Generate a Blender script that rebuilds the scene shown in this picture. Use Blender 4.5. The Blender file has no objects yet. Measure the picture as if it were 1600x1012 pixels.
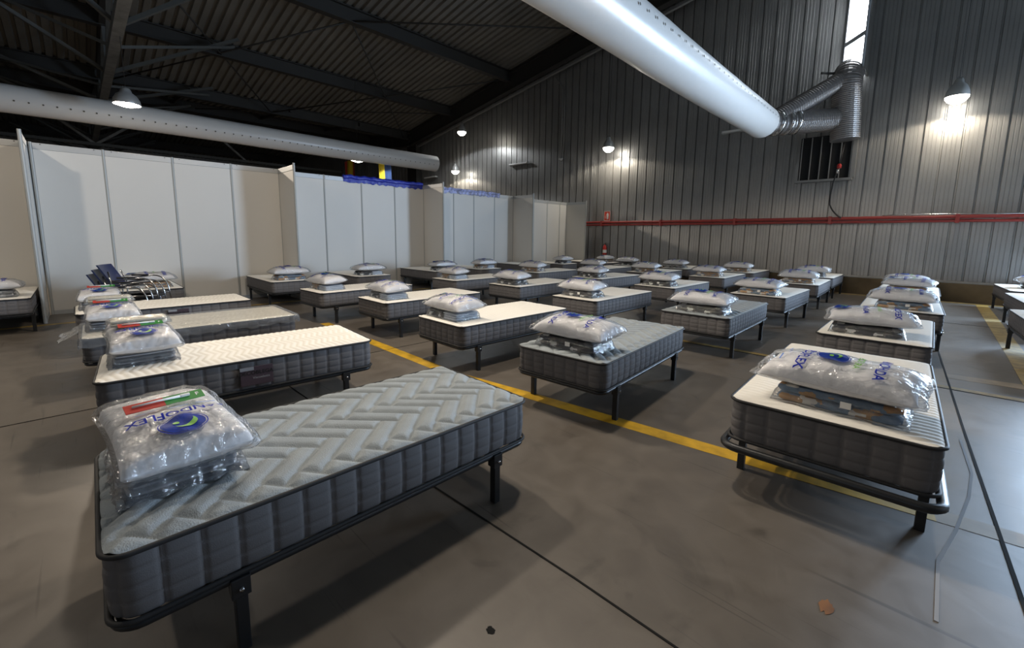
import bpy, bmesh, math, random
from mathutils import Vector, Matrix, noise
random.seed(7)
S = bpy.context.scene
COL = S.collection
PI = math.pi

# ------------------------------------------------------------------ camera, world, light, exposure
cd = bpy.data.cameras.new('camera'); cam = bpy.data.objects.new('camera', cd); COL.objects.link(cam)
cd.sensor_fit = 'HORIZONTAL'; cd.sensor_width = 36.0
cd.lens = 660.87 / 1600 * 36.0
cd.shift_x = (800 - 787.1) / 1600.0
cd.shift_y = (458.7 - 506) / 1600.0
cd.clip_start = 0.05; cd.clip_end = 200
Rr = ((0.7073, 0.7068, 0.0102), (-0.1032, 0.0889, 0.9907), (0.6993, -0.7018, 0.1358))
cam.matrix_world = Matrix(((Rr[0][0], Rr[1][0], Rr[2][0], 0), (Rr[0][1], Rr[1][1], Rr[2][1], 0), (Rr[0][2], Rr[1][2], Rr[2][2], 1.5477), (0, 0, 0, 1)))
S.camera = cam
W = bpy.data.worlds.new('sky'); S.world = W; W.use_nodes = True
W.node_tree.nodes['Background'].inputs[0].default_value = (0.62, 0.72, 0.9, 1)
W.node_tree.nodes['Background'].inputs[1].default_value = 1.0
S.view_settings.view_transform = 'Standard'; S.view_settings.look = 'None'
S.view_settings.gamma = 1.0; S.view_settings.use_curve_mapping = False
S.view_settings.exposure = 0.0
WARM = (1.0, 0.86, 0.70); COOL = (0.90, 0.95, 1.0); DAY = (0.56, 0.75, 1.0)
PANE_STRENGTH = 11.0
# high-bay lamps: x, y, z of the shade mouth, watts, colour, label tail (None = out of frame)
LAMPS = [
 (-15.6, 1.27, 4.9, 330, WARM, 'aluminium bell pendant lamp hanging before the left white duct'),
 (-9.5, 15.4, 5.06, 38, (1.0, 0.9, 0.74), 'bright pendant lamp by corrugated wall above the fire extinguisher'),
 (-17.5, 14.4, 6.75, 50, COOL, 'highest bright lamp under the roof edge, left of the wall camera'),
 (-19.3, 15.4, 5.10, 38, (1.0, 0.9, 0.74), 'starry bright lamp beyond partition beside the left duct end'),
 (-19.2, 9.55, 4.9, 60, COOL, 'white lamp shining beneath left duct beside the red yellow flag'),
 (0.11, 15.4, 4.98, 46, (1.0, 0.88, 0.7), 'large glowing lamp on wall right of the silver ducting'),
 (-2.4, 3.1, 5.0, 72, WARM, None),
 (-5.2, 2.6, 5.0, 95, WARM, None),
 (-3.2, -6.5, 5.0, 40, WARM, None),
 (-7.0, -2.6, 5.0, 85, WARM, None),
 (7.5, 5.0, 5.0, 20, WARM, None),
]
al = bpy.data.lights.new('doorway_daylight', 'AREA'); al.shape = 'RECTANGLE'; al.size = 6.0; al.size_y = 4.4
al.energy = 15; al.color = DAY
alo = bpy.data.objects.new('doorway_daylight', al); COL.objects.link(alo)
alo.location = (13.9, 7.0, 2.3); alo.rotation_euler = (0, PI / 2, 0)
al2 = bpy.data.lights.new('roller_door_daylight', 'AREA'); al2.shape = 'RECTANGLE'; al2.size = 4.3; al2.size_y = 4.5
al2.energy = 3700; al2.color = DAY
alo2 = bpy.data.objects.new('roller_door_daylight', al2); COL.objects.link(alo2)
alo2.location = (4.9, 16.2, 2.35); alo2.rotation_euler = (-PI / 2, 0, 0)

# ------------------------------------------------------------------ helpers
class MB:
    """collects vertices and faces, builds one mesh"""
    def __init__(s): s.v = []; s.f = []; s.sm = []
    def add(s, vs, fs, smooth=False):
        o = len(s.v); s.v += [tuple(v) for v in vs]
        s.f += [tuple(i + o for i in f) for f in fs]; s.sm += [smooth] * len(fs); return s
    def box(s, x0, x1, y0, y1, z0, z1):
        return s.add([(x0,y0,z0),(x1,y0,z0),(x1,y1,z0),(x0,y1,z0),(x0,y0,z1),(x1,y0,z1),(x1,y1,z1),(x0,y1,z1)],
            [(0,3,2,1),(4,5,6,7),(0,1,5,4),(1,2,6,5),(2,3,7,6),(3,0,4,7)])
    def bbox(s, x0, x1, y0, y1, z0, z1, b=0.01):
        bm = bmesh.new(); bmesh.ops.create_cube(bm, size=1)
        for v in bm.verts: v.co = Vector(((x0+x1)/2+v.co.x*(x1-x0), (y0+y1)/2+v.co.y*(y1-y0), (z0+z1)/2+v.co.z*(z1-z0)))
        bmesh.ops.bevel(bm, geom=bm.edges[:], offset=b, segments=2, affect='EDGES', profile=0.6)
        bm.verts.index_update()
        s.add([v.co for v in bm.verts], [[v.index for v in f.verts] for f in bm.faces], False); bm.free(); return s
    def tube(s, pts, r, n=8, closed=False, caps=True, smooth=True):
        pts = [Vector(p) for p in pts]; N = len(pts)
        rs = r if isinstance(r, (list, tuple)) else [r] * N
        T = []
        for i in range(N):
            a = pts[i-1] if (i or closed) else pts[i]; b = pts[(i+1) % N] if (i < N-1 or closed) else pts[i]
            T.append((b - a).normalized())
        up = Vector((0,0,1)) if abs(T[0].z) < 0.9 else Vector((1,0,0))
        nrm = (up - T[0]*up.dot(T[0])).normalized(); vs = []
        for i in range(N):
            nrm = (nrm - T[i]*nrm.dot(T[i]))
            nrm = nrm.normalized() if nrm.length > 1e-6 else T[i].orthogonal().normalized()
            bn = T[i].cross(nrm)
            for k in range(n):
                a = 2*PI*(k+0.5)/n
                vs.append(pts[i] + nrm*(math.cos(a)*rs[i]) + bn*(math.sin(a)*rs[i]))
        fs = []
        for i in range(N if closed else N-1):
            j = (i+1) % N
            for k in range(n): l = (k+1) % n; fs.append((i*n+k, i*n+l, j*n+l, j*n+k))
        if caps and not closed:
            fs.append(tuple(range(n))[::-1]); fs.append(tuple((N-1)*n+k for k in range(n)))
        return s.add(vs, fs, smooth)
    def bar(s, a, b, w=0.05, h=None):
        """square bar from a to b"""
        h = h or w; a = Vector(a); b = Vector(b); t = (b-a).normalized()
        up = Vector((0,0,1)) if abs(t.z) < 0.95 else Vector((0,1,0))
        x = t.cross(up).normalized(); y = x.cross(t)
        vs = [p + x*(i*w/2) + y*(j*h/2) for p in (a, b) for i, j in ((-1,-1),(1,-1),(1,1),(-1,1))]
        return s.add(vs, [(0,1,2,3),(7,6,5,4),(0,4,5,1),(1,5,6,2),(2,6,7,3),(3,7,4,0)])
    def ibeam(s, a, b, w, h, t=0.02):
        """I section: a, b are centre points; h vertical"""
        a = Vector(a); b = Vector(b)
        for off, ww, hh in ((Vector((0,0,h/2-t/2)), w, t), (Vector((0,0,-h/2+t/2)), w, t), (Vector((0,0,0)), t, h-2*t)):
            s.bar(a+off, b+off, ww, hh)
        return s
    def lathe(s, prof, n=24, c=(0,0,0), smooth=True):
        vs = [(c[0]+r*math.cos(2*PI*k/n), c[1]+r*math.sin(2*PI*k/n), c[2]+z) for r, z in prof for k in range(n)]
        fs = [(i*n+k, i*n+(k+1)%n, (i+1)*n+(k+1)%n, (i+1)*n+k) for i in range(len(prof)-1) for k in range(n)]
        return s.add(vs, fs, smooth)
    def grid(s, fn, nu, nv, smooth=True, flip=False):
        vs = [fn(i/nu, j/nv) for j in range(nv+1) for i in range(nu+1)]
        fs = []
        for j in range(nv):
            for i in range(nu):
                q = (j*(nu+1)+i, j*(nu+1)+i+1, (j+1)*(nu+1)+i+1, (j+1)*(nu+1)+i)
                fs.append(q[::-1] if flip else q)
        return s.add(vs, fs, smooth)
    def mesh(s, name, mat=None):
        me = bpy.data.meshes.new(name); me.from_pydata(s.v, [], s.f)
        me.polygons.foreach_set('use_smooth', s.sm)
        if mat: me.materials.append(mat)
        me.update(); return me
    def build(s, name, mat=None, parent=None): return put(name, s.mesh(name, mat), parent)

def put(name, me, parent=None, loc=None, rz=None):
    o = bpy.data.objects.new(name, me); COL.objects.link(o)
    if parent: o.parent = parent
    if loc: o.location = loc
    if rz is not None: o.rotation_euler = (0, 0, rz)
    return o
def tag(o, label, cat, group=None):
    o['label'] = label; o['category'] = cat
    if group: o['group'] = group
    return o
def thing(name, label, cat, loc=(0,0,0), rz=0.0, group=None):
    return tag(put(name, None, None, loc, rz), label, cat, group)
def struct(o): o['kind'] = 'structure'; return o

# ------------------------------------------------------------------ materials
def mat(name, col, rough=0.6, metal=0.0, spec=0.5, bump=None, var=None):
    """bump=(scale, strength, distance); var=(scale, amount)"""
    m = bpy.data.materials.new(name); m.use_nodes = True; nt = m.node_tree; b = nt.nodes['Principled BSDF']
    b.inputs['Base Color'].default_value = (*col, 1); b.inputs['Roughness'].default_value = rough
    b.inputs['Metallic'].default_value = metal; b.inputs['Specular IOR Level'].default_value = spec
    if bump or var:
        tc = nt.nodes.new('ShaderNodeTexCoord')
    if var:
        n = nt.nodes.new('ShaderNodeTexNoise'); n.inputs['Scale'].default_value = var[0]; n.inputs['Detail'].default_value = 5
        nt.links.new(tc.outputs['Object'], n.inputs['Vector'])
        r = nt.nodes.new('ShaderNodeValToRGB'); a = var[1]
        r.color_ramp.elements[0].position = 0.3; r.color_ramp.elements[1].position = 0.7
        r.color_ramp.elements[0].color = (*[c*(1-a) for c in col], 1); r.color_ramp.elements[1].color = (*[min(1, c*(1+a)) for c in col], 1)
        nt.links.new(n.outputs['Fac'], r.inputs[0]); nt.links.new(r.outputs[0], b.inputs['Base Color'])
    if bump:
        n2 = nt.nodes.new('ShaderNodeTexNoise'); n2.inputs['Scale'].default_value = bump[0]; n2.inputs['Detail'].default_value = 4
        nt.links.new(tc.outputs['Object'], n2.inputs['Vector'])
        bp = nt.nodes.new('ShaderNodeBump'); bp.inputs['Strength'].default_value = bump[1]; bp.inputs['Distance'].default_value = bump[2]
        nt.links.new(n2.outputs['Fac'], bp.inputs['Height']); nt.links.new(bp.outputs[0], b.inputs['Normal'])
    return m
def emit(name, col, st):
    m = bpy.data.materials.new(name); m.use_nodes = True; nt = m.node_tree
    nt.nodes.remove(nt.nodes['Principled BSDF']); e = nt.nodes.new('ShaderNodeEmission')
    e.inputs[0].default_value = (*col, 1); e.inputs[1].default_value = st
    nt.links.new(e.outputs[0], nt.nodes['Material Output'].inputs[0]); return m
def plastic(name, tint=(0.96,0.97,0.98), gl=0.12, haze=0.05, scale=18):
    """clear crinkled film: transparent + a little white haze + gloss"""
    m = bpy.data.materials.new(name); m.use_nodes = True; nt = m.node_tree; nt.nodes.remove(nt.nodes['Principled BSDF'])
    tc = nt.nodes.new('ShaderNodeTexCoord'); n = nt.nodes.new('ShaderNodeTexNoise'); n.inputs['Scale'].default_value = scale
    n.inputs['Detail'].default_value = 3; n.inputs['Distortion'].default_value = 1.2
    nt.links.new(tc.outputs['Object'], n.inputs['Vector'])
    bp = nt.nodes.new('ShaderNodeBump'); bp.inputs['Strength'].default_value = 0.9; bp.inputs['Distance'].default_value = 0.02
    nt.links.new(n.outputs['Fac'], bp.inputs['Height'])
    t = nt.nodes.new('ShaderNodeBsdfTransparent'); t.inputs[0].default_value = (*tint, 1)
    d = nt.nodes.new('ShaderNodeBsdfDiffuse'); d.inputs[0].default_value = (0.8,0.82,0.85,1)
    g = nt.nodes.new('ShaderNodeBsdfGlossy'); g.inputs['Roughness'].default_value = 0.12
    nt.links.new(bp.outputs[0], g.inputs['Normal'])
    m1 = nt.nodes.new('ShaderNodeMixShader'); m1.inputs[0].default_value = haze
    nt.links.new(t.outputs[0], m1.inputs[1]); nt.links.new(d.outputs[0], m1.inputs[2])
    fr = nt.nodes.new('ShaderNodeFresnel'); fr.inputs[0].default_value = 1.45; nt.links.new(bp.outputs[0], fr.inputs['Normal'])
    ma = nt.nodes.new('ShaderNodeMath'); ma.operation = 'MULTIPLY_ADD'; ma.inputs[1].default_value = 0.65; ma.inputs[2].default_value = gl*0.3; ma.use_clamp = True
    nt.links.new(fr.outputs[0], ma.inputs[0])
    m2 = nt.nodes.new('ShaderNodeMixShader'); nt.links.new(ma.outputs[0], m2.inputs[0])
    nt.links.new(m1.outputs[0], m2.inputs[1]); nt.links.new(g.outputs[0], m2.inputs[2])
    nt.links.new(m2.outputs[0], nt.nodes['Material Output'].inputs[0]); return m
def plaid(name, cols, sx=13.0, sy=13.0, rough=0.85):
    """woven blanket of colour blocks"""
    m = bpy.data.materials.new(name); m.use_nodes = True; nt = m.node_tree; b = nt.nodes['Principled BSDF']; b.inputs['Roughness'].default_value = rough
    tc = nt.nodes.new('ShaderNodeTexCoord'); mp = nt.nodes.new('ShaderNodeMapping'); mp.inputs['Scale'].default_value = (sx, sy, sy*1.6)
    nt.links.new(tc.outputs['Object'], mp.inputs[0])
    v = nt.nodes.new('ShaderNodeTexVoronoi'); v.distance = 'CHEBYCHEV'; v.inputs['Scale'].default_value = 1.0; v.inputs['Randomness'].default_value = 0.65
    nt.links.new(mp.outputs[0], v.inputs['Vector'])
    sp = nt.nodes.new('ShaderNodeSeparateColor'); nt.links.new(v.outputs['Color'], sp.inputs[0])
    r = nt.nodes.new('ShaderNodeValToRGB'); r.color_ramp.interpolation = 'CONSTANT'
    el = r.color_ramp.elements
    while len(el) < len(cols): el.new(0.5)
    for i, c in enumerate(cols): el[i].position = i/len(cols); el[i].color = (*c, 1)
    nt.links.new(sp.outputs[0], r.inputs[0]); nt.links.new(r.outputs[0], b.inputs['Base Color'])
    return m

M = {}
M['clad'] = mat('cladding_metal', (0.31,0.305,0.295), 0.40, 0.55, 0.5, var=(1.1, 0.10))
M['dark'] = mat('dark_void', (0.012,0.012,0.013), 0.9)
M['groove'] = mat('joint_dark', (0.022,0.022,0.022), 0.9, 0, 0.1)
M['trim'] = mat('flashing', (0.27,0.27,0.265), 0.5, 0.4)
M['roof'] = mat('roof_deck', (0.17,0.16,0.14), 0.7, 0.15, var=(0.6, 0.15))
M['beam'] = mat('painted_steel', (0.036,0.034,0.031), 0.6, 0.2)
M['chord'] = mat('galvanised_steel', (0.24,0.24,0.23), 0.55, 0.5, var=(4, 0.25))
M['brace'] = mat('brace_steel', (0.11,0.115,0.11), 0.55, 0.3)
M['duct'] = mat('white_duct_fabric', (0.68,0.655,0.62), 0.32, 0.0, 0.5, bump=(6, 0.12, 0.02))
M['hole'] = mat('duct_hole', (0.10,0.09,0.07), 0.9)
M['silver'] = mat('flexible_foil_duct', (0.33,0.31,0.30), 0.36, 0.75)
M['panel'] = mat('partition_panel', (0.66,0.64,0.60), 0.5, 0.0, 0.35, var=(0.8, 0.02))
M['alu'] = mat('aluminium_profile', (0.40,0.41,0.40), 0.6, 0.25)
M['rail'] = mat('partition_rail', (0.47,0.48,0.48), 0.45, 0.3)
M['white_q'] = mat('cream_quilt', (0.88,0.85,0.78), 0.8, 0, 0.2, bump=(260, 0.25, 0.002))
M['grey_q'] = mat('grey_knit', (0.34,0.375,0.395), 0.85, 0, 0.2, bump=(170, 0.8, 0.004), var=(9, 0.07))
M['border'] = mat('grey_border_fabric', (0.142,0.136,0.138), 0.85, 0, 0.25, bump=(220, 0.4, 0.002))
M['piping'] = mat('black_piping', (0.022,0.022,0.023), 0.7)
M['frame'] = mat('black_powder_coat', (0.025,0.027,0.03), 0.4, 0.3)
M['slat'] = mat('slat_wood', (0.20,0.15,0.10), 0.6)
M['pillow'] = mat('white_pillow', (0.84,0.83,0.84), 0.85, bump=(22, 0.35, 0.012))
M['film'] = plastic('clear_film')
M['bag'] = plastic('thick_clear_bag', (0.92,0.93,0.95), 0.4, 0.10, 26)
M['cover'] = plastic('milky_mattress_cover', (0.90,0.90,0.88), 0.25, 0.17, 12)
M['ink'] = mat('blue_ink', (0.010,0.025,0.33), 0.6, 0, 0.15)
M['inkdark'] = mat('logo_blue', (0.006,0.03,0.25), 0.6, 0, 0.15)
M['green'] = mat('green_ink', (0.16,0.42,0.06), 0.5)
M['lightblue'] = mat('pale_blue_ink', (0.10,0.22,0.62), 0.5)
M['blanketA'] = plaid('blue_brown_plaid', [(0.14,0.21,0.30),(0.42,0.22,0.08),(0.18,0.26,0.36),(0.75,0.71,0.64),(0.12,0.18,0.26),(0.45,0.25,0.10)])
M['blanketB'] = plaid('black_white_plaid', [(0.02,0.02,0.025),(0.16,0.16,0.16),(0.03,0.035,0.05),(0.72,0.72,0.70),(0.02,0.02,0.02),(0.12,0.11,0.10)])
M['blanketC'] = plaid('brown_grey_plaid', [(0.34,0.22,0.12),(0.12,0.12,0.14),(0.70,0.67,0.62),(0.40,0.24,0.12),(0.20,0.24,0.30)])
M['blanketD'] = plaid('grey_plaid', [(0.2,0.2,0.2),(0.55,0.55,0.55),(0.06,0.06,0.06),(0.35,0.35,0.35)])
M['blanketE'] = mat('grey_sheet_pack', (0.30,0.31,0.33), 0.7)
M['navy'] = mat('navy_fold', (0.03,0.035,0.05), 0.6)
M['sheet'] = mat('silver_sheet_pack', (0.60,0.66,0.74), 0.5)
M['towel'] = mat('cream_towel', (0.72,0.69,0.60), 0.95, bump=(150, 0.8, 0.004))
M['paper'] = mat('white_label', (0.75,0.75,0.73), 0.6)
M['redcard'] = mat('red_card', (0.45,0.045,0.03), 0.45)
M['greencard'] = mat('green_card', (0.03,0.22,0.035), 0.45)
M['purple'] = mat('violet_label', (0.075,0.052,0.065), 0.35)
M['red'] = mat('red_paint', (0.30,0.035,0.03), 0.45, bump=(5, 0.2, 0.02))
M['extred'] = mat('extinguisher_red', (0.50,0.03,0.025), 0.3)
M['signred'] = mat('sign_red', (0.62,0.06,0.03), 0.4)
M['black'] = mat('black_rubber', (0.015,0.015,0.016), 0.5)
M['chrome'] = mat('chrome_tube', (0.62,0.62,0.62), 0.2, 1.0)
M['navyplastic'] = mat('navy_plastic', (0.018,0.028,0.085), 0.35)
M['seat'] = mat('dark_seat', (0.035,0.034,0.034), 0.6)
M['shade'] = mat('lamp_aluminium', (0.45,0.45,0.44), 0.4, 0.3)
M['yellow'] = mat('yellow_floor_paint', (0.62,0.37,0.02), 0.55, var=(7, 0.25))
M['yellowold'] = mat('worn_yellow_paint', (0.36,0.24,0.06), 0.6, var=(9, 0.35))
M['tan'] = mat('faded_tape', (0.34,0.26,0.17), 0.6, var=(5, 0.2))
M['scratch'] = mat('chalk', (0.30,0.30,0.31), 0.8)
M['rust'] = mat('rust_stain', (0.24,0.10,0.025), 0.6, var=(14, 0.3))
M['plinth'] = mat('stained_concrete', (0.155,0.115,0.065), 0.8, var=(1.7, 0.35), bump=(9, 0.3, 0.02))
M['bluefilm'] = mat('blue_plastic_sheet', (0.02,0.035,0.36), 0.3, bump=(14, 0.9, 0.03))
M['bluewhite'] = mat('blue_white_sheet', (0.30,0.33,0.55), 0.35, var=(9, 0.75), bump=(14, 0.9, 0.03))
M['flagred'] = mat('flag_red', (0.42,0.04,0.02), 0.8); M['flagyellow'] = mat('flag_yellow', (0.60,0.44,0.02), 0.8); M['flagblue'] = mat('flag_blue', (0.02,0.06,0.20), 0.8)
M['lampglow'] = emit('lamp_glow', (1.0, 0.95, 0.85), 30.0)
M['pane'] = emit('daylit_frosted_pane', (0.86, 0.93, 1.0), PANE_STRENGTH)
M['pvc'] = mat('window_frame_grey', (0.42,0.44,0.47), 0.4)

def concrete():
    m = bpy.data.materials.new('polished_concrete'); m.use_nodes = True; nt = m.node_tree; b = nt.nodes['Principled BSDF']; L = nt.links.new
    tc = nt.nodes.new('ShaderNodeTexCoord')
    def nz(scale, det, dist=0.0):
        n = nt.nodes.new('ShaderNodeTexNoise'); n.inputs['Scale'].default_value = scale; n.inputs['Detail'].default_value = det; n.inputs['Distortion'].default_value = dist
        L(tc.outputs['Object'], n.inputs['Vector']); return n
    n1 = nz(0.55, 6, 0.4); n2 = nz(4.5, 8, 0.8); n3 = nz(1.4, 5, 2.5)
    r = nt.nodes.new('ShaderNodeValToRGB'); r.color_ramp.elements[0].position = 0.28; r.color_ramp.elements[1].position = 0.74
    r.color_ramp.elements[0].color = (0.100,0.085,0.070,1); r.color_ramp.elements[1].color = (0.185,0.163,0.138,1)
    mx = nt.nodes.new('ShaderNodeMix'); mx.inputs[0].default_value = 0.45; L(n1.outputs['Fac'], mx.inputs[2]); L(n2.outputs['Fac'], mx.inputs[3])
    L(mx.outputs[0], r.inputs[0])
    # scratches along two directions and darker smudges
    sc = []
    for rot, sx in ((0.5, 1.0), (-0.9, 1.2), (1.9, 0.8)):
        mp = nt.nodes.new('ShaderNodeMapping'); mp.inputs['Rotation'].default_value = (0, 0, rot); mp.inputs['Scale'].default_value = (0.8*sx, 26*sx, 1)
        L(tc.outputs['Object'], mp.inputs[0])
        q = nt.nodes.new('ShaderNodeTexNoise'); q.inputs['Scale'].default_value = 1.0; q.inputs['Detail'].default_value = 2; q.inputs['Distortion'].default_value = 0.5; L(mp.outputs[0], q.inputs['Vector'])
        qr = nt.nodes.new('ShaderNodeMapRange'); qr.inputs[1].default_value = 0.70; qr.inputs[2].default_value = 0.78; qr.inputs[3].default_value = 1.0; qr.inputs[4].default_value = 0.62; L(q.outputs['Fac'], qr.inputs[0]); sc.append(qr)
    sm = nt.nodes.new('ShaderNodeMapRange'); sm.inputs[1].default_value = 0.60; sm.inputs[2].default_value = 0.75; sm.inputs[3].default_value = 1.0; sm.inputs[4].default_value = 0.72; L(n3.outputs['Fac'], sm.inputs[0])
    r2 = sc[0]
    for k in sc[1:]+[sm]:
        mu = nt.nodes.new('ShaderNodeMath'); mu.operation = 'MULTIPLY'; L(r2.outputs[0], mu.inputs[0]); L(k.outputs[0], mu.inputs[1]); r2 = mu
    mm = nt.nodes.new('ShaderNodeMix'); mm.data_type = 'RGBA'; mm.blend_type = 'MULTIPLY'; mm.inputs[0].default_value = 1.0
    L(r.outputs[0], mm.inputs[6]); L(r2.outputs[0], mm.inputs[7]); L(mm.outputs[2], b.inputs['Base Color'])
    rr = nt.nodes.new('ShaderNodeMapRange'); rr.inputs[3].default_value = 0.30; rr.inputs[4].default_value = 0.58; L(n2.outputs['Fac'], rr.inputs[0]); L(rr.outputs[0], b.inputs['Roughness'])
    bp = nt.nodes.new('ShaderNodeBump'); bp.inputs['Strength'].default_value = 0.12; bp.inputs['Distance'].default_value = 0.01; L(n2.outputs['Fac'], bp.inputs['Height']); L(bp.outputs[0], b.inputs['Normal'])
    return m
M['floor'] = concrete()

# ------------------------------------------------------------------ structure: floor
XL, XR, YF, YB = -47.0, 14.0, -11.0, 16.12
struct(MB().box(XL, XR, YF, YB+0.3, -0.3, 0.0).build('floor', M['floor']))
fl = bpy.data.objects['floor']
def strip(name, pts, w, m, parent=None, z=0.0015):
    mb = MB()
    for (x0, y0), (x1, y1) in zip(pts[:-1], pts[1:]):
        d = Vector((x1-x0, y1-y0, 0)).normalized(); n = Vector((-d.y, d.x, 0))*(w/2)
        a, b = Vector((x0,y0,0)), Vector((x1,y1,0))
        vs = [a-n, b-n, b+n, a+n]
        mb.add([(v.x, v.y, z) for v in vs]+[(v.x, v.y, 0.0002) for v in vs], [(0,1,2,3),(0,4,5,1),(1,5,6,2),(2,6,7,3),(3,7,4,0)])
    o = mb.build(name, m, parent or fl); return o
strip('floor_line', [(-7.35,2.93),(-3.6,2.86),(-2.6,3.0),(0.18,3.31)], 0.15, M['yellow'])['label'] = 'bright yellow floor line'
strip('floor_line', [(-8.0,6.25),(1.0,6.42)], 0.10, M['yellowold'])['label'] = 'worn yellow floor line'
strip('floor_line', [(1.05,15.35),(1.0,8.6),(0.95,5.0)], 0.20, M['yellowold'])['label'] = 'worn yellow line beside right beds'
strip('floor_line', [(-10.4,15.42),(8.0,15.42)], 0.16, M['yellowold'])
strip('floor_line', [(-10.25,-8.0),(-10.25,15.3)], 0.12, M['yellowold'])
strip('floor_line', [(0.18,3.31),(3.0,3.62)], 0.15, M['tan'])
strip('floor_line', [(0.3,6.95),(6.0,7.6)], 0.22, M['tan'])
strip('floor_joint', [(-0.03,15.4),(0.24,8.6),(0.36,5.0),(0.46,2.4),(0.60,-6)], 0.016, M['groove'], z=.003)
strip('floor_joint', [(-12,1.32),(-2.05,1.43),(-0.99,1.47),(12,1.6)], 0.010, M['groove'], z=.003)
strip('floor_joint', [(-12,6.1),(12,6.55)], 0.010, M['groove'], z=.003)
strip('floor_joint', [(-5.1,-8),(-5.0,15.3)], 0.010, M['groove'], z=.003)
strip('floor_joint', [(-12,11.4),(12,11.6)], 0.010, M['groove'], z=.003)
strip('chalk_scratch', [(0.33,4.75),(0.36,4.1),(0.33,3.7),(0.26,3.2),(0.19,2.83),(0.18,2.35)], 0.014, M['scratch'], z=.0026)
def blot(name, c, rx, ry, m, seed):
    n = 22; vs = [(c[0]+math.cos(2*PI*i/n)*rx*(0.75+0.5*noise.noise((i*0.9,seed,0))), c[1]+math.sin(2*PI*i/n)*ry*(0.75+0.5*noise.noise((i*0.9,seed,5))), 0.002) for i in range(n)]
    MB().add(vs, [tuple(range(n))]).build(name, m, fl)
blot('rust_stain', (-0.15,2.11), 0.035, 0.055, M['rust'], 3)
blot('dark_stain', (-1.07,1.02), 0.025, 0.02, M['groove'], 8)
blot('dark_stain', (-2.9,2.2), 0.05, 0.03, M['groove'], 12)

# ------------------------------------------------------------------ structure: roof
def zd(x):
    """underside of the roof deck"""
    if x > 0: return 11.8 - 0.157*x
    if x > -24: return 9.45 + 0.157*(x+15)
    return 8.04 + 0.10*(-24-x) if x > -36 else 9.24 - 0.10*(-36-x)
deck = MB(); prof = []; y = YF
while y < YB+0.2:
    prof += [(y, 0.0), (y+0.16, 0.0), (y+0.19, 0.075), (y+0.27, 0.075)]; y += 0.30
for x0, x1 in ((-24, 0.0), (0.0, XR), (-36, -24), (XL, -36)):
    e = 1e-4; vs = []
    for (py, pz) in prof: vs += [(x0, py, zd(x0+e)+pz), (x1, py, zd(x1-e)+pz)]
    deck.add(vs, [(2*i, 2*i+1, 2*i+3, 2*i+2) for i in range(len(prof)-1)])
    deck.add([(x0, YF, zd(x0+e)+.12), (x1, YF, zd(x1-e)+.12), (x1, YB+.2, zd(x1-e)+.12), (x0, YB+.2, zd(x0+e)+.12)], [(0,1,2,3)])
ceil = struct(deck.build('ceiling', M['roof']))
for x in (-15.2, -19.8, -24.2, -10.4, -5.4, 0.0, 5, 10, -29, -33, -38, -43):
    b = MB().ibeam((x, YF+.1, zd(x)-0.27), (x, 15.45, zd(x)-0.27), 0.26, 0.50, 0.03)
    b.build('roof_joist', M['beam'], ceil)
for yy in (15.5, -4.0):
    for x0, x1 in ((-23.9, 0.0), (0.0, XR-.1), (-35.9, -24.1)):
        MB().ibeam((x0, yy, zd(x0)-0.55), (x1, yy, zd(x1)-0.55), 0.30, 0.80, 0.04).build('rafter', M['beam'], ceil)
# wind-bracing rods under the deck and secondary angles
def rod(a, b, r=0.03, m='beam', name='tie_rod'): MB().tube([a, b], r, 6).build(name, M[m], ceil)
rod((-15.2,15.2,zd(-15.2)-.45), (-24.2,7.5,zd(-24)-.45)); rod((-15.2,7.5,zd(-15.2)-.45), (-24.2,15.2,zd(-24)-.45))
rod((-19.8,15.2,zd(-19.8)-.45), (-28,5.0,zd(-28)-.45)); rod((-24.2,7.5,zd(-24)-.45), (-15.2,1.4,zd(-15.2)-.45))
rod((-15.2,7.5,zd(-15.2)-.45), (-24.2,1.4,zd(-24)-.45)); rod((-10.4,15.2,zd(-10.4)-.45), (-15.2,7.5,zd(-15.2)-.45))
for yy in (4.2, 8.4, 12.2):
    MB().bar((-36,yy,zd(-36)-.2),(-24,yy,zd(-24)-.2),0.09,0.16).build('purlin', M['beam'], ceil)
# lattice girder across the hall above the left rows
zc = 6.75; yt = 1.22
MB().bar((-45,yt,zc),(13.5,yt,zc),0.24,0.24).build('girder_chord', M['chord'], ceil)
for x0, x1 in ((-23.9, 0.0), (-35.9, -24.1), (0.0, 13.5)):
    MB().ibeam((x0,yt,zd(x0)-.3),(x1,yt,zd(x1)-.3),0.22,0.4,0.03).build('rafter', M['beam'], ceil)
xs = [-43,-38.5,-33.8,-29.2,-24.2,-19.8,-15.2,-10.4,-5.4]
for i, x in enumerate(xs):
    MB().bar((x,yt,zc),(x,yt,zd(x)-.3),0.10).build('girder_post', M['brace'], ceil)
    if i+1 < len(xs):
        MB().bar((x,yt,zc),(xs[i+1],yt,zd(xs[i+1])-.4),0.11).build('girder_web', M['brace'], ceil)
    for s in (-3.6, 3.6):
        MB().bar((x,yt,zc),(x+1.2,yt+s,zd(x+1.2)-.35),0.10).build('knee_brace', M['brace'], ceil)
        MB().bar((x-1.8,yt,zc),(x-4.0,yt+s,zd(x-4.0)-.35),0.08).build('knee_brace', M['brace'], ceil)
# second, lower lattice girder far behind the partition, webs coloured paler as if lamplit
MB().bar((-33,-9,6.3),(-33,15,6.3),0.16).build('girder_chord', M['brace'], ceil)
for y0, y1 in ((-5,-2),(1.2,-1.6),(1.2,4.0),(8.5,6)): MB().bar((-33,y0,6.3),(-33,y1,zd(-33)-.4),0.12).build('girder_web', M['chord'], ceil)

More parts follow.
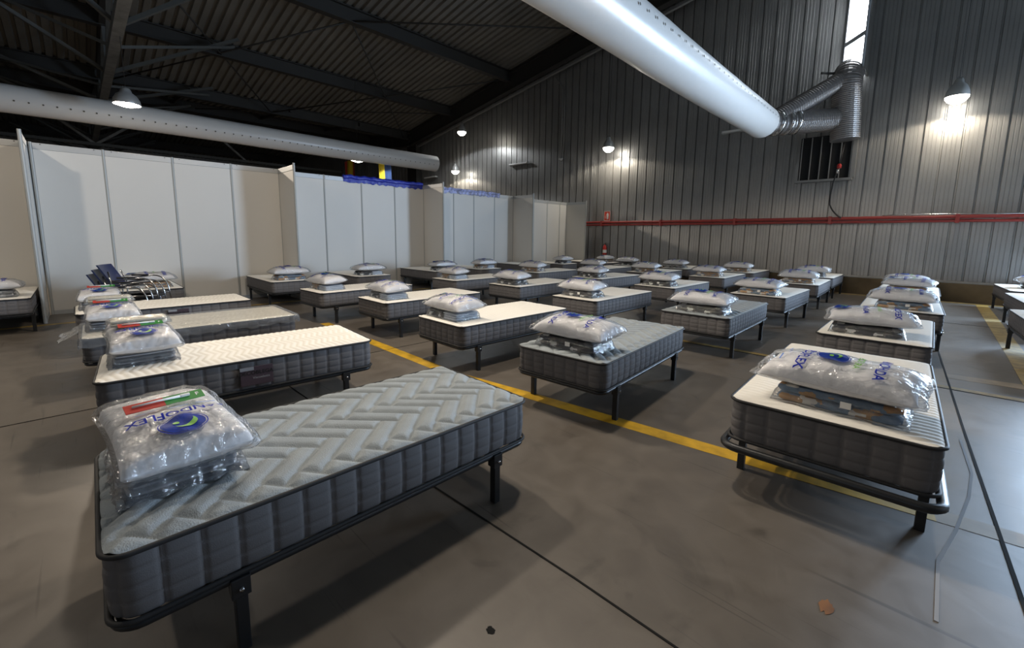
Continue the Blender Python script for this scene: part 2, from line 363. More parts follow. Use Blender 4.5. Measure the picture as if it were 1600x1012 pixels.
# ------------------------------------------------------------------ structure: walls
wb = struct(MB().box(XL, 2.7, YB+0.06, YB+0.26, 0, 12.0).box(7.1, XR, YB+0.06, YB+0.26, 0, 12.0).box(2.7, 7.1, YB+0.06, YB+0.26, 4.7, 12.0).build('wall_back', M['groove']))
PITCH = 0.369
def clad_panel(x0, x1, z0, zt0, zt1):
    """one cladding sheet: pan with fine ribs, narrow recessed joint at either side; faces -Y"""
    w = x1-x0; pr = [(0.0,0.05),(0.014,0.05),(0.024,0.0),(0.085,0.0),(0.090,0.006),(0.100,0.006),(0.105,0.0),(0.165,0.0),(0.170,0.006),(0.180,0.006),(0.185,0.0),
          (0.245,0.0),(0.250,0.006),(0.260,0.006),(0.265,0.0),(0.345,0.0),(0.355,0.05),(0.369,0.05)]
    sc = w/PITCH; vs = []
    for (px, py) in pr:
        f = px/PITCH; zt = zt0+(zt1-zt0)*f
        vs += [(x0+px*sc, YB-0.07+py, z0), (x0+px*sc, YB-0.07+py, zt)]
    return MB().add(vs, [(2*i, 2*i+2, 2*i+3, 2*i+1) for i in range(len(pr)-1)])
x = -46.9
WX0, WX1, WZ0, WZ1 = -2.30, -1.78, 6.2, 9.3     # window in view
VX0, VX1 = 2.7, 7.1                               # roller door outside the frame on the right
while x < XR-0.4:
    x1 = x+PITCH; xm = (x+x1)/2
    zt = [max(zd(x)-0.02, 0), max(zd(x1)-0.02, 0)]
    if WX0-0.05 < xm < WX1+0.05:
        clad_panel(x, x1, 0.5, 6.2, 6.2).build('cladding_panel', M['clad'], wb); clad_panel(x, x1, WZ1, *zt).build('cladding_panel', M['clad'], wb)
    elif VX0 < xm < VX1:
        clad_panel(x, x1, 4.7, *zt).build('cladding_panel', M['clad'], wb)
    else:
        clad_panel(x, x1, 0.5, *zt).build('cladding_panel', M['clad'], wb)
    x = x1
struct(MB().box(XL, 2.7, 15.62, YB+0.05, 0, 0.47).box(7.1, XR, 15.62, YB+0.05, 0, 0.47).build('baseboard_back', M['plinth']))
bb = bpy.data.objects['baseboard_back']
MB().box(XL, 2.7, 15.60, YB-0.02, 0.472, 0.50).box(7.1, XR, 15.60, YB-0.02, 0.472, 0.50).build('flashing', M['trim'], bb)
wl = struct(MB().box(XL-.2, XL, YF, YB, 0, 9.5).build('wall_left', M['clad']))
wf = struct(MB().box(XL, XR, YF-.2, YF, 0, 12).build('wall_front', M['clad']))
wr = struct(MB().box(XR, XR+.2, YF, 4.0, 0, 10).box(XR, XR+.2, 10.0, YB, 0, 10).box(XR, XR+.2, 4.0, 10.0, 4.6, 10).build('wall_right', M['clad']))
dr = struct(MB().box(XR-.05, XR+.25, 3.88, 4.0, 0, 4.7).box(XR-.05, XR+.25, 10.0, 10.12, 0, 4.7).box(XR-.05, XR+.25, 3.88, 10.12, 4.6, 4.72).build('door_1', M['trim']))
# column strip where the two naves meet
struct(MB().ibeam((-24.0,15.75,0),(-24.0,15.75,7.4),0.5,0.32,0.04).box(-24.5,-23.5,15.6,15.98,0.5,7.4).build('trim_1', M['beam']))
struct(MB().bar((-23.5,15.78,zd(-23.5)-1.02),(0,15.78,zd(0)-1.02),0.12,0.10).bar((0,15.78,zd(0)-1.02),(13.9,15.78,zd(13.9)-1.02),0.12,0.10).build('trim_2', M['trim']))

# window_1: narrow tilted sash, daylit
def window(name, P1, P2, z0, z1, bars, pm='pane'):
    p1, p2 = Vector((*P1, 0)), Vector((*P2, 0)); d = (p2-p1); ln = d.length; d.normalize(); n = Vector((d.y, -d.x, 0))
    Mx = Matrix(((d.x, n.x, 0, p1.x), (d.y, n.y, 0, p1.y), (0, 0, 1, 0), (0, 0, 0, 1)))
    f = MB(); fw = 0.05
    f.box(0, fw, -.03, .04, z0, z1).box(ln-fw, ln, -.03, .04, z0, z1).box(0, ln, -.03, .04, z0, z0+fw).box(0, ln, -.03, .04, z1-fw, z1)
    f.v = [tuple(Mx @ Vector(v)) for v in f.v]
    w = struct(f.build(name, M['pvc']))
    zs = [z0+fw] + list(bars) + [z1-fw]
    for b in bars:
        t = MB().box(fw, ln-fw, -.03, .045, b-.06, b+.06); t.v = [tuple(Mx @ Vector(v)) for v in t.v]; t.build('transom', M['pvc'], w)
    for a, b in zip(zs[:-1], zs[1:]):
        t = MB().box(fw, ln-fw, -.004, .004, a, b); t.v = [tuple(Mx @ Vector(v)) for v in t.v]; t.build('pane', M[pm], w)
    return w
window('window_1', (-2.28, 16.04), (-1.73, 15.34), 6.15, 9.2, [7.02, 8.3])
d2 = struct(MB().box(2.6,2.72,15.9,16.4,0,4.8).box(7.08,7.2,15.9,16.4,0,4.8).box(2.6,7.2,15.9,16.4,4.68,4.9).build('door_2', M['trim']))
for k in range(4): MB().bbox(2.74,7.06,16.0,16.03,4.30+k*.1,4.39+k*.1,.004).build('roller_slat', M['trim'], d2)
MB().box(-1.76,-1.70,15.34,YB-.07,6.1,9.2).build('side_cheek', M['clad'], bpy.data.objects['window_1'])

# dark louvred opening with sill under the duct
vt = thing('vent_opening', 'dark ribbed vent opening with metal sill under the silver duct', 'vent', (-2.45, 15.98, 3.28))
MB().box(-.64,.64,-.02,.05,.04,1.30).build('dark_backing', M['dark'], vt)
for k in range(6):
    xx = -.60+k*.24
    MB().box(xx-.012,xx+.012,-.05,-.02,.05,1.28).build('rib', M['trim'], vt)
MB().bbox(-.70,.68,-.13,.04,-.03,.035,.008).build('sill', M['trim'], vt)
MB().box(-.72,-.64,-.06,.04,.04,.55).build('side_flashing', M['trim'], vt)
MB().box(.62,.72,-.06,.04,.04,1.5).build('side_flashing', M['trim'], vt)

# ------------------------------------------------------------------ red pipes on the wall
pp = thing('red_wall_pipe', 'pair of red painted pipes running along the corrugated wall', 'pipe', (0, 15.86, 2.1))
for dz, r, dy in ((0.045,0.05,0),(-0.055,0.04,0.0)):
    pts = [(-24+i*0.43, dy+0.01*noise.noise((i,dz*50,0)), dz+0.012*noise.noise((i*0.7,9,dz*30))) for i in range(62)]
    MB().tube(pts, r, 8).build('pipe', M['red'], pp)
for i in range(10):
    MB().bbox(-23+i*2.6,-22.92+i*2.6,-.06,.14,-.11,.11,.01).build('pipe_clamp', M['red'], pp)
MB().tube([(-1.0+i*.5, -.03, .11+.015*math.sin(i)) for i in range(7)], .012, 6).build('thin_conduit', M['chrome'], pp)

# ------------------------------------------------------------------ ducts
def duct(name, label, x, z, y0, y1, r, hole_phi, n=40):
    t = thing(name, label, 'duct', (x, (y0+y1)/2, z))
    L = y1-y0; mb = MB(); N = 48; sec = 40
    pts = []
    def rad(i, a): return r*(1+0.012*noise.noise((i*0.23, math.cos(a)*1.2, math.sin(a)*1.2))+ (0.010 if i % 8 == 0 else 0))
    vs = []
    for i in range(N+1):
        for k in range(sec):
            a = 2*PI*k/sec; R_ = rad(i, a)
            vs.append((math.cos(a)*R_, -L/2+L*i/N, math.sin(a)*R_ + 0.03*noise.noise((i*0.09, 3, z))))
    fs = [(i*sec+k, (i+1)*sec+k, (i+1)*sec+(k+1)%sec, i*sec+(k+1)%sec) for i in range(N) for k in range(sec)]
    mb.add(vs, fs, True); mb.add(vs[-sec:], [tuple(range(sec))]); mb.add(vs[:sec], [tuple(range(sec))[::-1]])
    mb.build('duct_sleeve', M['duct'], t)
    hb = MB(); yy = -L/2+0.3
    while yy < L/2-0.1:
        for ph in hole_phi:
            c = Vector((math.cos(ph)*r*1.008, yy, math.sin(ph)*r*1.008)); tx = Vector((-math.sin(ph),0,math.cos(ph)))
            hb.add([c+tx*(math.cos(q*PI/4)*.022)+Vector((0,math.sin(q*PI/4)*.022,0)) + Vector((math.cos(ph),0,math.sin(ph)))*.012 for q in range(8)], [tuple(range(8))])
        yy += 0.26
    hb.build('outlet_hole', M['hole'], t)['kind'] = 'stuff'
    return t
dl = duct('air_duct', 'long white perforated air duct above the white partitions at left', -17.55, 5.0, -10.5, 12.75, 0.36, (-0.30,))
drt = duct('air_duct', 'white perforated air duct overhead ending at silver ducting', -3.55, 4.68, -6, 13.45, 0.40, (0.08,))
def flex(name, label, pts, r, parent=None, pitch=0.05, amp=0.012, group=None):
    pts = [Vector(p) for p in pts]
    dense = []
    for a, b in zip(pts[:-1], pts[1:]):
        k = max(2, int((b-a).length/(pitch/2)))
        dense += [a.lerp(b, i/k) for i in range(k)]
    dense.append(pts[-1])
    rs = [r+(amp if i % 2 else 0) for i in range(len(dense))]
    mb = MB().tube(dense, rs, 24, smooth=False); return mb
def bez(p0, p1, p2, n=8): return [tuple(Vector(p0)*(1-t)**2+Vector(p1)*2*t*(1-t)+Vector(p2)*t*t) for t in [i/n for i in range(n+1)]]
sd = thing('flexible_duct', 'silver corrugated ducting with upright elbow beneath the high window', 'duct', (-2.1, 15.3, 4.3))
O = Vector((-2.1, 15.3, 4.3))
def rel(ps): return [Vector(p)-O for p in ps]
flex('', '', rel(bez((-3.52,13.45,4.66),(-3.45,13.9,4.70),(-3.05,14.25,4.74),6)+bez((-3.05,14.25,4.74),(-2.6,14.8,4.78),(-2.15,15.3,4.86),4)[1:]), 0.30).build('horizontal_branch', M['silver'], sd)
flex('', '', rel([(-1.96,15.32,4.28),(-2.0,15.32,4.9),(-2.05,15.32,5.7)]+bez((-2.05,15.32,5.7),(-2.07,15.32,6.12),(-2.05,15.75,6.2),6)[1:]), 0.33).build('upright_section', M['silver'], sd)
flex('', '', rel([(-3.35,13.85,4.80),(-2.8,14.5,5.30),(-2.2,15.2,5.84)]), 0.22, amp=0.02, pitch=0.07).build('diagonal_branch', M['silver'], sd)
for (a, b) in (((-3.36,13.86,4.69),(-3.31,13.93,4.69)),((-3.02,14.28,4.74),(-2.97,14.33,4.74)),((-3.17,14.1,4.72),(-3.14,14.14,4.72))):
    MB().tube(rel([a,b]), 0.335, 24).build('clamp_band', M['chrome'], sd)
MB().tube(rel([(-3.56,13.40,4.66),(-3.50,13.5,4.665)]), 0.385, 24).build('collar', M['duct'], sd)
MB().bar(*rel([(-2.6,15.0,6.1),(-2.2,15.5,6.12)]), 0.05).build('support_arm', M['black'], sd)
cb = thing('hanging_cable', 'black cable with red plug hanging from silver duct to red pipes', 'cable', (-1.99, 15.6, 4.27))
O = Vector((-1.99, 15.6, 4.27))
MB().tube(rel([(-1.99,15.6,4.27),(-2.02,15.6,3.9),(-2.05,15.6,3.66)]), .016, 6).tube(rel(bez((-2.08,15.6,3.5),(-2.22,15.65,2.9),(-2.19,15.75,2.55),6)+bez((-2.19,15.75,2.55),(-2.1,15.8,2.3),(-1.9,15.82,2.16),5)[1:]), .02, 6).build('cord', M['black'], cb)
MB().lathe([(0.001,-.02),(.05,-.02),(.055,.06),(.035,.10),(.001,.10)], 12, tuple(Vector((-2.05,15.6,3.58))-O)).build('red_plug', M['extred'], cb)
MB().lathe([(0.001,-.06),(.03,-.06),(.035,.06),(.001,.06)], 12, tuple(Vector((-2.08,15.6,3.48))-O)).build('socket', M['chrome'], cb)

# ------------------------------------------------------------------ lamps
def lamp(x, y, z, watt, col, label):
    ld = bpy.data.lights.new('high_bay_bulb', 'SPOT'); ld.energy = watt*4; ld.color = col; ld.spot_size = math.radians(166); ld.spot_blend = 0.10; ld.shadow_soft_size = 0.12
    lo = bpy.data.objects.new('high_bay_bulb', ld); COL.objects.link(lo)
    if label is None:
        lo.location = (x, y, z); 
        t = thing('pendant_lamp', 'aluminium bell pendant lamp out of view overhead', 'lamp', (x, y, z+.02), group='lamps outside the frame')
    else:
        t = thing('pendant_lamp', label, 'lamp', (x, y, z+.02)); lo.location = (x, y, z)
    sc_ = .72 if y > 14 else 1.0; t.scale = (sc_, sc_, 1)
    MB().lathe([(.295,0),(.30,.01),(.285,.12),(.22,.24),(.13,.31),(.11,.38),(.08,.42),(.001,.42)], 28).build('shade', M['shade'], t)
    MB().lathe([(.001,-.17),(.12,-.16),(.22,-.11),(.29,-.04),(.292,.02)] if y > 14 else [(.001,-.06),(.11,-.05),(.20,-.02),(.27,.02)], 28).build('diffuser', M['lampglow'], t)  # near the wall the glowing bowl is oversized to imitate lamp glare
    MB().tube([(0,0,.42),(0,0,zd(x)-z-.02)], .008, 5).build('hanger_cable', M['black'], t)
    for k in range(6):
        a = k*PI/3; MB().box(math.cos(a)*.06-.008, math.cos(a)*.06+.008, math.sin(a)*.06-.008, math.sin(a)*.06+.008, .40, .46).build('cooling_fin', M['chrome'], t)
    lo.parent = t; lo.location = (0, 0, -.21 if y > 14 else -.10)
for a in LAMPS: lamp(*a)

# ------------------------------------------------------------------ small wall items
def wallbar(label, x, z, l):
    t = thing('wall_light_fitting', label, 'light', (x, 15.9, z))
    MB().bbox(-l/2,l/2,-.06,.10,-.045,.045,.012).build('housing', M['rail'], t)
    MB().bbox(-l/2+.03,l/2-.03,-.075,-.06,-.03,.03,.006).build('tube_cover', M['paper'], t)
wallbar('unlit strip light on wall between security camera and two lamps', -14.9, 5.1, 1.25)
wallbar('unlit strip light on wall just below right duct end', -5.0, 5.1, 0.8)
wallbar('unlit strip light on wall below the left duct end', -22.4, 5.1, 1.2)
sc = thing('security_camera', 'small round wall camera with conduit rising to the roof', 'camera', (-12.3, 15.95, 5.05))
MB().lathe([(.001,-.10),(.07,-.09),(.10,-.03),(.10,.02),(.001,.02)], 14).build('dome', M['rail'], sc)
MB().tube([(0,.02,.02),(0,.02,3.0),(-.15,.02,3.25),(-.4,-.05,3.6)], .025, 6).build('conduit', M['trim'], sc)
MB().tube([(.12,.02,.4),(.12,.02,2.95),(-.03,.02,3.2)], .02, 6).build('conduit', M['trim'], sc)
sg = thing('extinguisher_sign', 'red fire extinguisher sign with white pictogram above red pipe', 'sign', (-9.75, 15.93, 2.42))
MB().bbox(-.15,.15,-.01,.01,-.20,.20,.004).build('plate', M['signred'], sg)
MB().box(-.15,.15,-.013,-.010,-.20,-.185).box(-.15,.15,-.013,-.010,.185,.20).box(-.15,-.135,-.013,-.010,-.2,.2).box(.135,.15,-.013,-.010,-.2,.2).build('white_border', M['paper'], sg)
MB().lathe([(.001,-.14),(.045,-.14),(.048,.06),(.02,.10),(.02,.13),(.001,.13)], 12, (.03,0,0)).build('extinguisher_pictogram', M['paper'], sg).scale = (1, .12, 1)
bpy.data.objects['extinguisher_pictogram'].location = (0,-.013,0)
MB().bar((-.02,-.014,.10),(-.07,-.014,-.02),.015,.004).bar((-.07,-.014,-.02),(-.06,-.014,-.11),.02,.004).build('hose_pictogram', M['paper'], sg)
ex = thing('fire_extinguisher', 'red fire extinguisher hung on wall under its sign', 'extinguisher', (-9.8, 15.93, .70))
MB().lathe([(.001,0),(.075,0),(.085,.02),(.085,.40),(.06,.46),(.028,.49),(.028,.52),(.001,.52)], 18).build('cylinder', M['extred'], ex)
MB().bbox(-.03,.05,-.02,.02,.52,.56,.006).bar((-.02,0,.57),(.09,0,.60),.02,.012).build('valve_handle', M['black'], ex)
MB().tube([(-.03,-.01,.54),(-.11,-.01,.47),(-.14,-.01,.30),(-.12,-.02,.10),(-.11,-.02,.06)], .014, 6).build('hose', M['black'], ex)
MB().lathe([(.0865,.17),(.0865,.30)], 18).build('paper_label', M['paper'], ex)
MB().lathe([(.0862,.0),(.0862,.05)], 18).build('base_ring', M['black'], ex)

# flags on the wall beyond the partition
def flag(name, label, x, y, z, cols, w, h, emblem=False):
    t = thing(name, label, 'flag', (x, y, z)); n = len(cols); tot = sum(c[1] for c in cols); u0 = 0
    for mt, ww in cols:
        u1 = u0+ww/tot
        def fn(i, j, u0=u0, u1=u1):
            u = u0+(u1-u0)*i
            return (u*w-w/2, 0.05*math.sin(u*11+j*1.5)+.02*math.sin(u*23), -h*j+.03*math.sin(u*8))
        MB().grid(fn, 8, 10).build('stripe', M[mt], t); u0 = u1
    MB().tube([(-w/2-.05,0,.02),(w/2+.05,0,.02)], .015, 6).build('flag_pole', M['chrome'], t)
    for sx in (-w/2, w/2): MB().tube([(sx,0,.03),(sx,0,zd(x)-z-.02)], .004, 4).build('hanging_cord', M['black'], t)
    if emblem:
        MB().bbox(-.10,.10,-.10,-.085,-h*.72,-h*.55,.004).build('coat_of_arms', M['flagred'], t)
        for s in (-.16,.13): MB().bbox(s,s+.03,-.10,-.085,-h*.74,-h*.56,.004).build('emblem_pillar', M['rust'], t)
FX = 0.675
flag('hanging_flag', 'red and yellow striped flag with emblem behind the blue topped partition', -33.6*FX, 16.05*FX, 1.548+(7.4-1.548)*FX, [('flagred',.26),('flagyellow',.48),('flagred',.26)], 1.25, 1.55, True)
flag('hanging_flag', 'yellow and blue flag hanging behind the blue topped partition', -28.1*FX, 16.05*FX, 1.548+(6.9-1.548)*FX, [('flagyellow',.5),('flagblue',.5)], 1.3, 1.65)

# ------------------------------------------------------------------ partition walls
PX = -11.45
def partition(label, ys, ztop, ret, z_end=None, retlen=1.02):
    """one bay: run along x=PX through the post positions ys, then a short return towards +X at ys[-1]"""
    t = thing('partition_wall', label, 'partition', (PX, ys[0], 0)); y0 = ys[0]; zt = ztop
    for a, b in zip(ys[:-1], ys[1:]):
        MB().bbox(-.012,.012,a-y0+.022,b-y0-.022,.08,zt-.12,.003).build('panel', M['panel'], t)
        MB().bbox(-.022,.022,a-y0+.022,b-y0-.022,zt-.12,zt-.01,.004).build('top_rail', M['rail'], t)
        MB().bbox(-.018,.018,a-y0+.022,b-y0-.022,.0,.08,.004).build('base_rail', M['rail'], t)
        for s in (.10, -.10):
            yy = a-y0+.022+(s if s > 0 else (b-a)-.044+s)
            o = MB().lathe([(.001,.028),(.008,.028),(.008,.02)], 8, (0,0,0)).build('screw', M['groove'], t)
            o.rotation_euler = (0,PI/2,0); o.location = (0,yy,zt-.03)
    for y in ys: MB().lathe([(.001,zt),(.024,zt),(.024,0),(.001,0)], 8, (0,y-y0,0), False).build('post', M['alu'], t)
    if ret:
        yr = ys[-1]-y0
        MB().bbox(.024,retlen-.024,yr-.012,yr+.012,.08,zt-.12,.003).build('panel', M['panel'], t)
        MB().bbox(.024,retlen-.024,yr-.022,yr+.022,zt-.12,zt-.01,.004).build('top_rail', M['rail'], t)
        MB().bbox(.024,retlen-.024,yr-.018,yr+.018,0,.08,.004).build('base_rail', M['rail'], t)
        MB().lathe([(.001,zt+.03),(.026,zt+.03),(.026,0),(.001,0)], 8, (retlen,yr,0), False).build('post', M['alu'], t)
    return t
partition('white partition bay at far left picture edge with short return panel', [-6.6,-5.6,-4.6,-3.55,-2.5,-1.5,-0.5], 3.12, True)
partition('white partition bay behind the stacked chairs', [-0.44,0.50,1.56,2.62,3.64], 3.11, True)
partition('white partition bay topped with blue plastic tube', [3.70,4.73,5.77,6.82,7.86], 3.09, True)
partition('pale partition bay topped with crumpled blue and white plastic', [7.92,9.05,9.95,10.95,11.95], 3.06, True)
partition('cream partition bay nearest corrugated back wall and extinguisher', [12.02,13.15,14.0,14.85,15.35], 3.02, True)

def crumple(name, label, y0, y1, z, r, m, amp):
    t = thing(name, label, 'plastic sheet', (PX, y0, z)); n = 60
    vs = []; k = 14
    for i in range(n+1):
        for q in range(k):
            a = 2*PI*q/k; R_ = r*(1+amp*noise.noise((i*.45, math.cos(a)*1.5, math.sin(a)*1.5+y0)))
            vs.append((math.cos(a)*R_+.02, (y1-y0)*i/n, math.sin(a)*R_*1.1 + .02*noise.noise((i*.3,y0,1))))
    MB().add(vs, [(i*k+q, i*k+(q+1)%k, (i+1)*k+(q+1)%k, (i+1)*k+q) for i in range(n) for q in range(k)], True).build('crumpled_roll', M[m], t)
    def fn(i, j): return (.03+.012*noise.noise((i*30,j*3,y0)), (y1-y0)*i, -.02-(.12+.05*noise.noise((i*25,y0,2)))*j)
    MB().grid(fn, 60, 3).build('hanging_edge', M[m], t)
crumple('blue_plastic_sheet', 'shiny blue plastic roll lying along a partition top', 5.25, 7.80, 3.10, .05, 'bluefilm', .35)
crumple('blue_plastic_sheet', 'crumpled blue and white plastic along the pale partition top', 7.98, 11.2, 3.07, .035, 'bluewhite', .6)

# ------------------------------------------------------------------ bed parts (shared meshes)
BL, BW, TH, ZT = 1.90, 0.90, 0.234, 0.545
ZB = ZT-TH
def rrect(l, w, r, n=6):
    """rounded rectangle outline, w along x, l along y"""
    pts = []
    for cx, cy, a0 in ((w/2-r, l/2-r, 0), (-w/2+r, l/2-r, PI/2), (-w/2+r, -l/2+r, PI), (w/2-r, -l/2+r, 1.5*PI)):
        for i in range(n+1): a = a0+PI/2*i/n; pts.append((cx+r*math.cos(a), cy+r*math.sin(a)))
    return pts
def resample(pts, step):
    pts = pts+[pts[0]]; out = []; seg = [math.dist(a, b) for a, b in zip(pts[:-1], pts[1:])]; P = sum(seg)
    n = int(round(P/step)); i = 0; acc = 0
    for k in range(n):
        d = P*k/n
        while acc+seg[i] < d: acc += seg[i]; i += 1
        t = (d-acc)/seg[i]; out.append((pts[i][0]+(pts[i+1][0]-pts[i][0])*t, pts[i][1]+(pts[i+1][1]-pts[i][1])*t))
    return out
def make_border():
    cell, per = 0.112, 10
    base = rrect(BL-.03, BW-.03, .07, 10); nb = int(round(sum(math.dist(a, b) for a, b in zip(base, base[1:]+base[:1]))/cell))
    P = sum(math.dist(a, b) for a, b in zip(base, base[1:]+base[:1])); ring = resample(base, P/(nb*per)); n = len(ring)
    rows = 4; rv = 8; nz_ = rows*rv; vs = []
    for j in range(nz_+1):
        z = ZB+.012+(TH-.024)*j/nz_; fv = abs(math.sin(PI*j/rv))**.3 if j not in (0, nz_) else 0
        bulge = .007*math.sin(PI*j/nz_)
        for i, (x, y) in enumerate(ring):
            a = ring[i-1]; b = ring[(i+1) % n]; tx, ty = b[0]-a[0], b[1]-a[1]; L_ = math.hypot(tx, ty); nx, ny = ty/L_, -tx/L_
            fu = abs(math.sin(PI*i/per))**.3
            d = bulge + .011*fu*(.5+.5*fv)
            vs.append((x+nx*d, y+ny*d, z))
    mb = MB().add(vs, [(j*n+i, j*n+(i+1)%n, (j+1)*n+(i+1)%n, (j+1)*n+i) for j in range(nz_) for i in range(n)], True)
    mb.add(vs[:n], [tuple(range(n))[::-1]])
    return mb.mesh('border', M['border'])
def herring(u, v, n=3):
    i, j = math.floor(u), math.floor(v); k = (i-j) % (2*n)
    if k < n: lu, lv = u-(i-k), v-j; d = min(lu, n-lu, lv, 1-lv)
    else: lu, lv = u-i, (2*n-1-k)+(v-j); d = min(lu, 1-lu, lv, n-lv)
    return d
def make_top(kind):
    nx, ny = (112, 236) if kind == 'herring' else (90, 212)
    r = .075; vs = []
    for j in range(ny+1):
        for i in range(nx+1):
            x = -BW/2+BW*i/nx; y = -BL/2+BL*j/ny
            ax, ay = abs(x)-(BW/2-r), abs(y)-(BL/2-r)
            if ax > 0 and ay > 0:
                q = math.hypot(ax, ay); m = max(ax, ay)
                s_ = m/q if q > 0 else 1
                x = math.copysign(BW/2-r+ax*s_, x); y = math.copysign(BL/2-r+ay*s_, y)
            e = min(BW/2-abs(x), BL/2-abs(y)); crown = .016*min(1, max(0, e)/.10)**.6
            if kind == 'herring':
                w = .098; d = herring((x+y)*.7071/w, (y-x)*.7071/w, 3)*w
                h = .021*min(1, d/.030)**.42 - .013
            else:
                zg = abs(((x/.30) % 1.0)-.5)*2
                p = (y+.05*zg)/.052
                h = .0065*abs(math.sin(PI*p))**.6 - .003
            vs.append((x, y, ZT-.004+crown+h*min(1, max(0, e)/.02)))
    fs = [(j*(nx+1)+i, j*(nx+1)+i+1, (j+1)*(nx+1)+i+1, (j+1)*(nx+1)+i) for j in range(ny) for i in range(nx)]
    return MB().add(vs, fs, True).mesh('quilted_top', M['grey_q'] if kind == 'herring' else M['white_q'])
def make_piping(z):
    return MB().tube([(x, y, z) for x, y in rrect(BL+.004, BW+.004, .075, 8)], .0085, 8, closed=True).mesh('piping', M['piping'])
ME = {'border': make_border(), 'top_herring': make_top('herring'), 'top_white': make_top('white'),
      'pipe_hi': make_piping(ZT-.006), 'pipe_lo': make_piping(ZB+.008)}
def make_rail(l, w, zr, rt, rc):
    mb = MB(); r = rrect(l, w, rc, 6)
    mb.tube([(x, y, zr) for x, y in r], rt, 8, closed=True)
    for y in (-.66, 0, .66): mb.bar((-w/2, y, zr), (w/2, y, zr), rt*1.4)
    return mb.mesh('frame_rail', M['frame'])
ME['rail'] = make_rail(BL-.03, BW-.03, ZB-.017, .017, .07)
ME['rail_big'] = make_rail(BL+.12, BW+.075, ZB-.035, .024, .09)
ME['leg'] = MB().bbox(-.021,.021,-.021,.021,0,ZB-.03,.004).mesh('leg', M['frame'])
ME['bracket'] = MB().bbox(-.028,.028,-.032,.032,ZB-.085,ZB-.008,.004).mesh('leg_bracket', M['frame'])
ME['bolt'] = MB().lathe([(.001,.012),(.008,.012),(.008,0)], 8).mesh('bolt', M['chrome'])
ME['slat'] = MB().bbox(-BW/2+.02,BW/2-.02,-.026,.026,-.012,0,.003).mesh('slat', M['slat'])

# ------------------------------------------------------------------ pillows and packs
PM = .058   # seam height of a pillow lying flat
def pil_h(x, y, a, b, h, seed):
    ex, ey = (.26, .30) if seed < 4 and seed > 3 else (.36, .42)
    if seed > 7 and seed < 7.5: ex, ey = .26, .30
    fx = max(0, 1-abs(x/a)**2.6); fy = max(0, 1-abs(y/b)**2.4)
    base = (fx**ex)*(fy**ey)
    wr = .14*noise.noise((x*7+seed, y*9, seed)) + .06*noise.noise((x*13, y*15+seed, 2.0))
    return h*base*(1+wr)
def pil_xy(u, v, a, b):
    """square domain -1..1 to a pillow outline with pinched-in sides"""
    x = u*a*(1-.05*(1-abs(v)**2)*abs(u)**6); y = v*b*(1-.07*(1-abs(u)**2)*abs(v)**6); return x, y
def make_pillow(a, b, h, seed, name='cushion'):
    N, K = 54, 38; mb = MB()
    def top(i, j):
        u, v = 2*i-1, 2*j-1; x, y = pil_xy(u, v, a, b); return (x, y, PM+pil_h(u*a, v*b, a, b, h, seed))
    def bot(i, j):
        u, v = 2*i-1, 2*j-1; x, y = pil_xy(u, v, a, b); return (x, y, PM-pil_h(u*a, v*b, a, b, PM-.002, seed+4))
    mb.grid(top, N, K); mb.grid(bot, N, K, flip=True)
    return mb.mesh(name, M['pillow'])
EXT = .035
def wrap_cr(u, v, s, seed): return .008*noise.noise((u*5+seed, v*5, s))
def wrap_top(x, y, a, b, h, seed, inv=False):
    a2, b2 = a+EXT, b+EXT*.5; u, v = max(-1, min(1, x/a2)), max(-1, min(1, y/b2))
    if inv:
        for _ in range(5):
            u, v = max(-1, min(1, x/(a2*(1-.05*(1-abs(v)**2)*abs(u)**6)))), max(-1, min(1, y/(b2*(1-.07*(1-abs(u)**2)*abs(v)**6))))
    e = max(abs(u), abs(v))
    return PM+.003+pil_h(u*a2, v*b2, a2, b2, h*1.05, seed)+.010*(1-e)+wrap_cr(u, v, 1, seed)*(1 if e < .97 else 1.5)
def make_wrap(a, b, h, seed, mt='film', ext=EXT):
    a2, b2 = a+ext, b+ext*.5; N, K = 66, 46; mb = MB()
    def cr(u, v, s): return wrap_cr(u, v, s, seed)
    def top(i, j):
        u, v = 2*i-1, 2*j-1; x, y = pil_xy(u, v, a2, b2)
        return (x+.02*noise.noise((u*4, v*9, seed))*abs(u)**4, y, wrap_top(u*a2, v*b2, a, b, h, seed))
    def bot(i, j):
        u, v = 2*i-1, 2*j-1; x, y = pil_xy(u, v, a2, b2)
        return (x+.02*noise.noise((u*4, v*9, seed))*abs(u)**4, y, PM-.002-pil_h(u*a2, v*b2, a2, b2, PM-.006, seed+4))
    mb.grid(top, N, K); mb.grid(bot, N, K, flip=True)
    return mb.mesh('plastic_wrap', M[mt])
def text_mesh(body, size, bold=.012, sub=.02):
    c = bpy.data.curves.new('lettering', 'FONT'); c.body = body; c.size = size; c.align_x = 'CENTER'; c.align_y = 'CENTER'; c.offset = bold*size
    o = bpy.data.objects.new('lettering', c); COL.objects.link(o)
    dg = bpy.context.evaluated_depsgraph_get(); me = bpy.data.meshes.new_from_object(o.evaluated_get(dg))
    bpy.data.objects.remove(o); bpy.data.curves.remove(c)
    bm = bmesh.new(); bm.from_mesh(me); bmesh.ops.triangulate(bm, faces=bm.faces[:])
    for _ in range(2):
        es = [e for e in bm.edges if e.calc_length() > sub]
        if es: bmesh.ops.subdivide_edges(bm, edges=es, cuts=1); bmesh.ops.triangulate(bm, faces=bm.faces[:])
    bm.verts.index_update()
    r = ([tuple(v.co) for v in bm.verts], [tuple(v.index for v in f.verts) for f in bm.faces]); bm.free(); bpy.data.meshes.remove(me)
    return r
